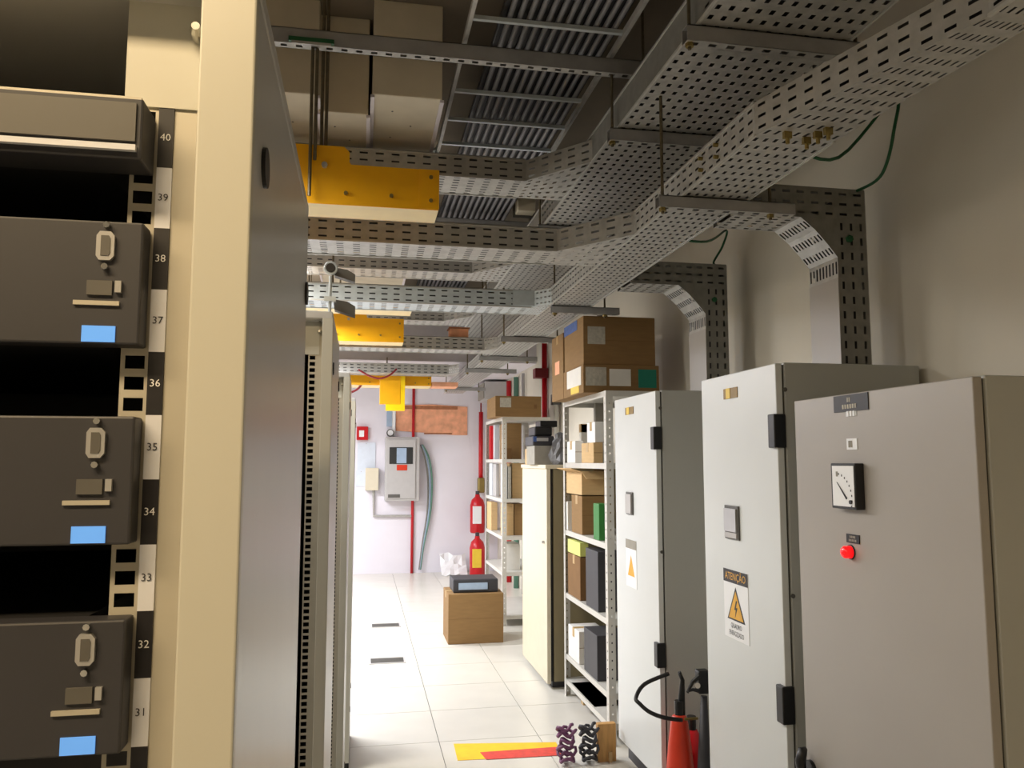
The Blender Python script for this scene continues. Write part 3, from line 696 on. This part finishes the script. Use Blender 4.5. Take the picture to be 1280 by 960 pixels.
def carton(label, x0, x1, y0, y1, z0, z1, m='carton', open_=False, stickers=(), name='cardboard_box', cat='box', tape=True):
    t = thing(name, label, cat, ((x0+x1)/2, (y0+y1)/2, z0))
    if open_:
        k = MB(); th = .006
        k.box(x0, x1, y0, y0+th, z0, z1).box(x0, x1, y1-th, y1, z0, z1).box(x0, x0+th, y0+th, y1-th, z0, z1).box(x1-th, x1, y0+th, y1-th, z0, z1).box(x0, x1, y0, y1, z0, z0+th)
        k.build('body', m, t)
        fx = .09
        MB().prism([(x0, y0, z1), (x0, y1, z1), (x0 - fx*.8, y1, z1 + .02), (x0 - fx*.8, y0, z1 + .02)], (0, 0, .005)).build('flap', 'carton_light', t)
        MB().prism([(x0, y0, z1), (x1, y0, z1), (x1 - .02, y0 - fx*.5, z1 - .05), (x0 + .02, y0 - fx*.5, z1 - .05)], (0, 0, .005)).build('flap', m, t)
        MB().prism([(x1, y0, z1), (x1, y1, z1), (x1 + .02, y1, z1 + fx), (x1 + .02, y0, z1 + fx)], (.005, 0, 0)).build('flap', 'carton_light', t)
    else:
        b = B(x0, x1, y0, y1, z0, z1).build('body', m, t, bevel=.004)
        if tape:
            yc = (y0+y1)/2
            k = MB(); k.box(x0 - .0012, x1 + .0012, yc - .025, yc + .025, z1 - .06, z1 + .001); k.build('packing_tape', 'tape', t)
            B(x0 + .002, x1 - .002, y0 - .001, y0, (z0+z1)/2 - .0015, (z0+z1)/2 + .0015).build('crease', 'carton_dark', t)
    for (face, u0, u1, v0, v1, sm) in stickers:
        if face == 'y': B(x0 + (x1-x0)*u0, x0 + (x1-x0)*u1, y0 - .002, y0, z0 + (z1-z0)*v0, z0 + (z1-z0)*v1).build('sticker', sm, t)
        else: B(x0 - .002, x0, y0 + (y1-y0)*u0, y0 + (y1-y0)*u1, z0 + (z1-z0)*v0, z0 + (z1-z0)*v1).build('sticker', sm, t)
    return t
SX = 1.45
sy0, sy1 = yX(758, SX), yX(704, SX)
L2 = [zY(758, y_, sy0) for y_ in (488, 579, 680, 775, 868)] + [.12]
shelving('steel shelving unit beside the far cabinet, cartons stacked on top', SX, 1.93, sy0, sy1, L2)
yb = sy0 + .17; bx0 = xY(730, yb); bx1 = xY(826, yb); zt, zm, z0 = zY(730, 394, yb), zY(730, 455, yb), L2[0]
carton('flat brown carton with a teal sticker on the shelf top, under a larger one', bx0, bx1, yb, yb + .5, z0, zm, 'carton', stickers=[('y', .03, .3, .25, .9, 'paper_grey'), ('y', .34, .62, .25, .85, 'paper'), ('y', .72, .96, .2, .85, 'teal'), ('x', .1, .8, .3, .95, 'paper'), ('x', .2, .6, .05, .3, 'sticker_yellow')], tape=False)
carton('large brown carton with a white label, topmost above the shelving', bx0 + .005, bx1 - .02, yb + .01, yb + .49, zm, zt, 'carton', stickers=[('y', .06, .3, .42, .78, 'paper_grey'), ('x', .3, 1, .78, .99, 'blue_label')])
carton('tall narrow carton behind the labelled pair on the shelf top', bx0 - .0, bx0 + .35, yb + .51, yb + .84, z0, zt - .03, 'carton', stickers=[('x', .3, .7, .4, .6, 'kraft')])
q = atY(752, 391, yb + .1)
t = thing('tape_roll', 'small white and black roll lying on the topmost carton', 'tape roll', (q.x, yb + .1, zt)); MB().cyl((q.x - .03, yb + .1, zt + .018), (q.x + .01, yb + .1, zt + .018), .018, 14).build('roll', 'paper', t); MB().cyl((q.x + .01, yb + .1, zt + .018), (q.x + .035, yb + .1, zt + .018), .016, 14).build('core', 'black_plastic', t)
# things on the shelves of the near unit
def sb(pf, pc, pr, pyt, level, m, label, inset=.01, name='cardboard_box', cat='box', minw=.06, **kw):
    """box whose aisle face spans pf..pc and camera face pc..pr in the picture"""
    X0 = SX + inset; Y = max(yX(pc, X0), sy0 + .05); Yf = min(max(yX(pf, X0), Y + .05), sy1 - .01); Y = min(Y, Yf - .05)
    x1 = max(xY(pr, Y), X0 + minw); z0 = L2[level] if isinstance(level, int) else level
    return carton(label, X0, x1, Y, Yf, z0, zY(pc, pyt, Y), m, name=name, cat=cat, **kw)
sb(709, 719, 724, 551, 1, 'paper', 'small white box at the front of the upper carton shelf')
sb(727, 742, 754, 553, 1, 'carton_light', 'small tan carton on the shelf below the stacked cartons')
sb(712, 720, 726, 530, 1, 'paper', 'upright white packet at the back of the upper carton shelf', inset=.12)
sb(734, 744, 757, 527, 1, 'sign_white', 'white square package behind the small tan carton', inset=.1)
sb(720, 722, 757, 503, 1, 'cardgrey', 'large grey-beige board box at the back of the upper shelf', inset=.23, tape=False)
zc_ = zY(727, 620, yX(727, SX + .01))
sb(714, 727, 747, 620, 2, 'carton', 'brown carton standing under the open one on the middle shelf', minw=.2)
sb(708, 727, 757, 590, zc_, 'carton_light', 'open tan carton with raised flaps on the middle shelf', open_=True, minw=.2)
sb(741, 748, 756, 630, 2, 'green', 'green box beside the near post of the middle shelf', tape=False)
sb(704, 709, 716, 627, 2, 'paper', 'narrow white box deep on the middle shelf', tape=False)
sb(708, 714, 720, 648, 2, 'pipe_green', 'small pale green box deep on the middle shelf', inset=.08, tape=False)
zc_ = zY(726, 697, yX(726, SX + .01))
sb(709, 724, 730, 697, 3, 'carton_dark', 'dark brown carton on the third shelf', minw=.2)
sb(709, 724, 730, 679, zc_, 'lime_note', 'pale yellow-green box lying on the dark brown carton', tape=False)
sb(731, 746, 756, 690, 3, 'dark_grey', 'dark equipment box beside the near post of the third shelf', minw=.2, tape=False)
sb(709, 722, 730, 790, 4, 'paper', 'white box on the fourth shelf below the dark carton', minw=.2)
sb(728, 744, 756, 795, 4, 'dark_grey', 'dark equipment box on the fourth shelf', minw=.2, tape=False)
sb(712, 740, 756, 885, 5, 'carton_dark', 'brown carton on the bottom shelf', minw=.3)
# tan object on floor in front of the far cabinet edge
p = atZ(754, 985, 0)
t = thing('wooden_offcut', 'tan wooden board leaning at the foot of the shelving', 'board', (1.4, 4.4, 0))
B(xY(744, 4.42), xY(766, 4.42), 4.42, 4.46, 0, zY(755, 905, 4.42)).build('board', 'wood', t, bevel=.003)
B(xY(757, 4.41), xY(761, 4.41), 4.408, 4.42, .0, zY(755, 940, 4.42)).build('batten', 'carton_light', t)
for kk, (px_, m_, lb) in enumerate(((704, 'purple_cable', 'tangled purple cable coil on the floor before the shelving'), (731, 'dark_grey', 'dark cable coil on the floor beside the wooden board'))):
    X_ = xY(px_, 4.45); pts = []
    for i in range(90):
        th = i*.42; r_ = .042 + .012*math.sin(i*.7); pts.append((X_ + r_*math.cos(th), 4.42 + r_*math.sin(th)*.8, .012 + .0022*i + .012*math.sin(i*1.3)))
    tag(MB().tube([(a_, b_, max(.011, c_)) for a_, b_, c_ in pts], .009, 6).build('cable_coil', m_, smooth=True), lb, 'cable')

# cream cabinet that juts into the corridor
cx0 = xY(683, 5.85); cy1 = yX(653, cx0)
ctop = zY(683, 581, 5.85)
t = thing('storage_cabinet', 'cream storage cabinet jutting out between the two shelving units', 'cabinet', (1.6, 6.3, 0))
B(cx0 + .055, 1.9, 5.86, cy1, .05, ctop - .03).build('body', 'cream_shade', t, bevel=.003)  # cabinet cream darkened, shade of the camera-facing side put into the colour
B(cx0 + .03, cx0 + .055, 5.88, cy1 - .02, .05, ctop - .03).build('gap_gasket', 'dark', t)
d = B(cx0, cx0 + .03, 5.85, cy1, .04, ctop - .03).build('door', 'cream', t, bevel=.003)
MB().cyl((cx0 - .02, 5.93, 1.05), (cx0, 5.93, 1.05), .012, 12).build('knob', 'silver', d)
B(cx0 - .01, 1.92, 5.84, cy1 + .01, ctop - .03, ctop).build('top_board', 'cream', t, bevel=.003)
B(cx0 + .05, 1.88, 5.9, cy1 - .03, 0, .05).build('plinth', 'dark_grey', t)
def on_top(px0, px1, pyt, Y, dep, m, label, z0=None, **kw):
    x0, x1 = xY(px0, Y), xY(px1, Y); return carton(label, x0, x1, Y, Y + dep, ctop if z0 is None else z0, zY((px0+px1)/2, pyt, Y), m, **kw)
on_top(668, 692, 557, 6.1, .3, 'cardgrey', 'grey speckled box under the dark printer on the cream cabinet', tape=False)
on_top(660, 668, 561, 6.45, .12, 'carton_light', 'small tan carton at the far end of the cream cabinet')
zp = zY(680, 557, 6.1)
t = thing('printer', 'dark blue-black printer on top of the cream cabinet', 'printer', (xY(680, 6.2), 6.2, zp))
xa, xb_ = xY(666, 6.1), xY(693, 6.1)
B(xa, xb_, 6.1, 6.4, zp, zp + .075).build('base', 'dark_grey', t, bevel=.01); B(xa + .02, xb_ - .01, 6.12, 6.36, zp + .075, zp + .15).build('cover', 'black_plastic', t, bevel=.012)
B(xa + .03, xb_ - .05, 6.09, 6.1, zp + .035, zp + .06).build('paper_slot', 'silver', t); B(xa + .005, xa + .03, 6.095, 6.1, zp + .03, zp + .07).build('blue_panel', 'blue_label', t)
B(xb_ - .09, xb_ + .05, 6.2, 6.38, zp + .15, zp + .2).build('paper_tray', 'black_plastic', t, bevel=.006)
k = MB(); X_ = xY(701, 6.0); n = 14; rnd = random.Random(5)
for i, (r_, z_) in enumerate(((.05, .0), (.075, .03), (.08, .08), (.07, .13), (.055, .17), (.03, .2), (.035, .23), (.012, .245))):
    for j in range(n):
        q = 1 + (0 if i == 0 else rnd.uniform(-.22, .22)); th = 2*math.pi*j/n
        k.v.append((X_ + r_*q*math.cos(th), 6.03 + r_*q*math.sin(th), ctop + z_ + (0 if i == 0 else rnd.uniform(-.01, .01))))
for i in range(7):
    for j in range(n): k.f.append((i*n+j, i*n+(j+1)%n, (i+1)*n+(j+1)%n, (i+1)*n+j))
k.f.append(tuple(range(n))[::-1]); k.f.append(tuple(7*n + j for j in range(n)))
t = tag(k.build('plastic_bag', 'plastic_bag'), 'crumpled grey plastic bag beside the printer', 'bag')

# far shelving
FX = 1.42; fy0, fy1 = yX(628, FX), yX(607, FX)
L1 = [zY(628, y_, fy0) for y_ in (521, 574, 624, 671, 716)] + [.1]
L1 = [z for z in L1 if z > .05]
shelving('far white shelving unit with one long carton on top', FX, 1.93, fy0, fy1, L1)
yb = fy0 - .05
carton('long brown carton with a white label on the far shelving', xY(619, yb), xY(677, yb), yb, yb + .55, L1[0], zY(640, 495, yb), 'carton', stickers=[('y', .1, .34, .45, .92, 'paper_grey'), ('y', .84, .9, .4, .6, 'carton_dark')], tape=False)
def fs(px0, px1, pyt, Y, lv, dep, m, label, **kw):
    x0, x1 = xY(px0, Y), xY(px1, Y); kw.setdefault('tape', False)
    return carton(label, max(x0, FX + .01), max(x1, FX + .06), Y, min(Y + dep, fy1 - .01), L1[lv], min(zY((px0+px1)/2, pyt, Y), L1[lv-1] - .04), m, **kw)
fs(632, 652, 529, 8.35, 1, .35, 'carton', 'brown carton leaning on the top compartment of the far shelving')
fs(630, 640, 560, 8.2, 1, .12, 'carton_dark', 'dark carton in front of the leaning one on the far shelving')
fs(618, 624, 530, 9.0, 1, .12, 'binder', 'white binder standing at the far end of the upper compartment', name='binder', cat='binder')
fs(613, 617, 532, 9.08, 1, .1, 'red_paint', 'thin red folder at the far end of the upper compartment', name='folder', cat='folder')
fs(640, 655, 577, 8.3, 2, .3, 'carton_light', 'tan carton in the second compartment of the far shelving')
fs(630, 634, 580, 8.25, 2, .2, 'binder', 'white binder leaning beside the tan carton', name='binder', cat='binder')
fs(635, 639, 583, 8.25, 2, .2, 'paper_grey', 'grey binder next to the tan carton', name='binder', cat='binder')
fs(615, 618, 577, 9.0, 2, .2, 'binder', 'pale binder at the far end of the second compartment', name='binder', cat='binder')
fs(620, 624, 580, 8.75, 2, .2, 'panel_grey', 'grey binder at the far end of the second compartment', name='binder', cat='binder')
fs(632, 642, 630, 8.25, 3, .3, 'carton_light', 'pale carton in the third compartment, near the post')
fs(643, 655, 630, 8.25, 3, .3, 'carton', 'brown carton in the third compartment, beside the cream cabinet')
fs(612, 622, 628, 8.9, 3, .3, 'carton_light', 'tan carton at the far end of the third compartment')
fs(633, 650, 680, 8.3, 4, .3, 'paper', 'white box in the fourth compartment of the far shelving')

# right wall services
def pipe(name, label, pts, r, m, cat='pipe'): return tag(MB().tube(pts, r, 10).build(name, m, smooth=True), label, cat)
XP = XW - .04
y_ = yX(681, XP)
t = thing('fire_pipe', 'dark red vertical fire pipe with a red box on the right wall', 'pipe', (XP, y_, 0))
MB().cyl((XP, y_, 0), (XP, y_, zY(681, 424, y_)), .03, 12).build('pipe', 'red_paint', t, smooth=True)
B(XP - .12, XP + .03, y_ - .07, y_ + .07, zY(679, 473, y_), zY(679, 461, y_)).build('call_box', 'red_dark', t, bevel=.005)
y_ = yX(636, XP); pipe('fire_pipe', 'red pipe with white bands above the long carton', [(XP, y_, 0), (XP, y_, 2.78)], .035, 'red_paint')
y_ = yX(645, XP); pipe('drain_pipe', 'grey-green pipe above the long carton', [(XP, y_, 0), (XP, y_, 2.78)], .035, 'pipe_green')
y_ = yX(654, XP); pipe('conduit', 'grey conduit rising to the tray above the long carton', [(XP, y_, 0), (XP, y_, 2.78)], .022, 'panel_grey')
y_ = yX(696, XP)
t = thing('cable_conduit', 'grey conduit with a black socket end beside the stacked cartons', 'conduit', (XP, y_, 1.9))
MB().cyl((XP, y_, zY(696, 493, y_)), (XP, y_, 2.9), .022, 10).build('tube', 'galv', t); B(XP - .05, XP + .035, y_ - .06, y_ + .06, zY(696, 506, y_), zY(696, 493, y_)).build('socket', 'mid_grey', t, bevel=.005)
MB().cyl((XP, y_, 1.2), (XP, y_, zY(696, 506, y_)), .03, 10).build('lower_tube', 'paper', t)
t = thing('wall_unit', 'grey metal box high in the far right corner', 'box', (1.88, 11.6, 2.4))
B(1.72, 2.04, 11.3, 11.9, zY(615, 500, 11.3), 2.8).build('case', 'panel_grey', t, bevel=.01); B(1.70, 1.72, 11.34, 11.86, zY(615, 498, 11.3), 2.78).build('front_cover', 'cardgrey', t, bevel=.008)

# ------------------------------------------------------------------ end wall
YW = YE - .002
def onW(px, py, off=0): return atY(px, py, YW - off)
def wbox(t, name, m, px0, px1, py0, py1, th, off=0, bevel=0):
    a, b = onW(px0, py0, off + th), onW(px1, py1, off + th); return B(a.x, b.x, YW - off - th, YW - off, b.z, a.z).build(name, m, t, bevel=bevel)
p = onW(502, 625)
t = thing('wall_panel', 'grey electrical panel box with a small window and red label on the end wall', 'panel', (p.x, YW, p.z))
wbox(t, 'case', 'panel_grey', 482, 524, 546, 626, .22, 0, .01)
d = wbox(t, 'door', 'panel_grey', 484, 519, 549, 623, .02, .222, .004)
wbox(d, 'window', 'glass_dark', 487, 516, 559, 580, .006, .242); wbox(d, 'display', 'pvc_blue', 496, 508, 560, 579, .004, .248)
wbox(d, 'red_label', 'red_orange', 496, 509, 581, 588, .004, .242); wbox(d, 'vent', 'mid_grey', 485, 500, 618, 622, .004, .242)
t = thing('alarm_call_point', 'small red fire alarm call point high on the end wall', 'alarm', onW(452, 550)); wbox(t, 'case', 'red_paint', 446, 460, 533, 550, .07, 0, .006); wbox(t, 'button_panel', 'sign_white', 449, 455, 538, 546, .006, .071)
t = thing('pipe_spotlight', 'round white lamp at the foot of the blue-grey trunking', 'lamp', onW(488, 541)); a = onW(488, 541, .1)
MB().cyl((a.x, YW, a.z), (a.x, YW - .1, a.z), .055, 20).build('bezel', 'mid_grey', t); MB().cyl((a.x, YW - .1, a.z), (a.x, YW - .115, a.z), .042, 20).build('lens', 'sign_white', t)
t = thing('cable_trunking', 'vertical pale blue-grey trunking above the electrical panel', 'trunking', onW(486, 533)); wbox(t, 'body', 'pvc_blue', 484, 490, 486, 533, .05)
wbox(t, 'cover', 'sign_white', 491, 494, 486, 545, .05)
t = thing('kraft_sheet', 'large salmon brown kraft sheet taped on the end wall', 'sheet', onW(540, 545))
a, b = onW(495, 505), onW(584, 544)
MB().prism([(a.x, YW - .012, a.z - .02), ((a.x+b.x)/2, YW - .012, a.z), (b.x, YW - .012, a.z - .03), (b.x, YW - .012, b.z), (b.x - .2, YW - .012, b.z + .0), (a.x + .5, YW - .012, b.z + .03), (a.x, YW - .012, b.z + .06)], (0, .011, 0)).build('sheet', 'kraft', t)
wbox(t, 'torn_edge', 'kraft_dark', 502, 572, 507, 512, .003, .0125); wbox(t, 'tape', 'kraft_dark', 530, 565, 541, 543, .003, .0125)
x_ = onW(517, 500).x
pipe('fire_pipe', 'thin red vertical pipe passing behind the electrical panel', [(x_, YW - .03, 0), (x_, YW - .03, 2.83)], .022, 'red_paint')
x_ = onW(524, 500).x
for k, (dx, m_, lb) in enumerate(((0, 'galv_dark', 'dark grey'), (.07, 'pvc_blue', 'pale blue'), (.12, 'pipe_green', 'green-grey'))):
    q = [onW(526 + k*1, 556, .1), onW(531 + k*2.5, 572, .08), onW(535 + k*2.5, 600, .06), onW(534 + k*2, 640, .06), onW(528 + k, 680, .06), onW(524 + k*.7, 712, .06)]
    wire('panel_cable', lb + ' cable drooping down the end wall from the electrical panel', q, .013, m_)
for k, (a_, b_, c_, d_) in enumerate(((447, 469, 553, 588), (445, 458, 588, 608))):
    t = thing('paper_sheet', ('upper white paper notice' if k == 0 else 'lower white paper notice') + ' pinned left of the electrical panel', 'paper', onW((a_+b_)/2, d_)); wbox(t, 'sheet', 'notice_paper', a_, b_, c_, d_, .012)
    wbox(t, 'pin', 'panel_grey', (a_+b_)/2 - .5, (a_+b_)/2 + .5, c_ + 1, c_ + 2, .004, .012)
t = thing('socket_box', 'small beige box below the paper notices with a conduit', 'box', onW(464, 612)); wbox(t, 'case', 'cream', 457, 473, 585, 613, .12, .02, .006)
q = [onW(467, 613, .04), onW(467, 645, .04), onW(514, 645, .04)]
MB().tube(q, .02, 8).build('conduit', 'galv', t)
# extinguishers in the far corner
for k, (lb, pt, pb, Y_) in enumerate((('far wall-hung red extinguisher above another one', 618, 666, 11.95), ('far red extinguisher standing on the floor in the corner', 670, None, 11.6))):
    x_ = xY(597, Y_); z1 = zY(597, pt, Y_); z0 = 0 if pb is None else zY(597, pb, Y_); h = z1 - z0; r_ = .11
    t = thing('fire_extinguisher', lb, 'extinguisher', (x_, Y_, z0))
    MB().lathe((x_, Y_, z0), [(r_*.9, 0), (r_, .02), (r_, h*.72), (r_*.8, h*.86), (r_*.35, h*.94), (r_*.3, h)], 20).build('cylinder', 'red_paint', t, smooth=True)
    B(x_ - r_*.75, x_ + r_*.4, Y_ - r_ - .004, Y_ - r_*.75, z0 + h*.25, z0 + h*.7).build('label', 'sign_white' if k == 0 else 'sticker_yellow', t)
    MB().cyl((x_, Y_, z1), (x_, Y_, z1 + .05), .03, 10).build('valve', 'dark_grey', t)
    if k == 0:
        B(x_ - .06, x_ + .06, Y_ + r_*.8, YE, z0 + h*.3, z0 + h*.6).build('wall_bracket', 'mid_grey', t)
x_ = xY(601, 12.1)
t = thing('hydrant_riser', 'red riser pipe with a brass valve in the far right corner', 'pipe', (x_, 12.1, 0))
MB().cyl((x_, 12.1, 1.2), (x_, 12.1, zY(601, 515, 12.1)), .034, 12).build('pipe', 'red_paint', t, smooth=True)
MB().cyl((x_, 12.1, zY(601, 515, 12.1)), (x_, 12.1, 2.83), .012, 8).build('thin_pipe', 'red_dark', t)
B(x_ - .05, x_ + .05, 12.02, 12.15, zY(601, 616, 12.1), zY(601, 597, 12.1)).build('valve', 'brass', t, bevel=.02)
# crumpled white sheet at the foot of the wall
x_ = xY(568, 11.9)
random.seed(3); k = MB(); n = 7
g_ = [[V((x_ - .19 + .38*i/(n-1), 11.75 + .3*j/(n-1), 0.004 + (.30*(j/(n-1)) if True else 0)*random.uniform(.5, 1) + random.uniform(0, .04))) for j in range(n)] for i in range(n)]
for i in range(n-1):
    for j in range(n-1): k.poly(g_[i][j], g_[i+1][j], g_[i+1][j+1], g_[i][j+1])
o = tag(k.build('plastic_sheet', 'sign_white'), 'crumpled white plastic sheet on the floor against the end wall', 'sheet')
o.location.z = 0.0
md = o.modifiers.new('thick', 'SOLIDIFY'); md.thickness = .01

# ------------------------------------------------------------------ floor things
for (px_, py_, lb) in ((482, 782, 'farther'), (484, 826, 'nearer')):
    p = atZ(px_, py_, 0)
    t = thing('floor_grille', lb + ' grey ventilation grille set in the white floor', 'grille', (p.x, p.y, 0), 'floor grilles')
    MB().box(p.x-.15, p.x+.15, p.y-.1, p.y-.085, 0, .006).box(p.x-.15, p.x+.15, p.y+.085, p.y+.1, 0, .006).box(p.x-.15, p.x-.135, p.y-.085, p.y+.085, 0, .006).box(p.x+.135, p.x+.15, p.y-.085, p.y+.085, 0, .006).build('frame', 'panel_grey', t)
    for k in range(6): B(p.x-.135, p.x+.135, p.y - .075 + k*.027, p.y - .063 + k*.027, 0.001, .005).build('slat', 'mid_grey', t)
p = atZ(560, 806, 0); q = atZ(640, 806, 0)
carton('brown carton standing on the floor before the far shelving', p.x, q.x - .06, p.y, p.y + .45, 0, zY(600, 742, p.y), 'carton')
zc = zY(600, 742, p.y)
t = thing('equipment_case', 'dark grey equipment case on the floor carton', 'case', ((p.x+q.x)/2, p.y + .2, zc))
B(p.x + .05, q.x - .1, p.y + .06, p.y + .38, zc + .002, zc + .122).build('body', 'dark_grey', t, bevel=.01); B(p.x + .1, q.x - .2, p.y + .05, p.y + .06, zc + .03, zc + .09).build('front_panel', 'pvc_blue', t)
t = thing('floor_marking', 'yellow floor marking with a red stripe across the tiles', 'marking', (0.9, 4.5, .0))
a, b, c, d = atZ(567, 930, 0), atZ(695, 928, 0), atZ(702, 944, 0), atZ(572, 951, 0)
e = V((0, 0, .001)); MB().prism([a + e, d + e, c + e, b + e], (0, 0, .001)).build('yellow_band', 'tape_yellow', t)
a2, b2, c2, d2 = atZ(600, 941, 0), atZ(698, 934, 0), atZ(703, 944.5, 0), atZ(608, 950, 0)
e = V((0, 0, .0022)); MB().prism([a2 + e, d2 + e, c2 + e, b2 + e], (0, 0, .001)).build('red_band', 'tape_red', t)
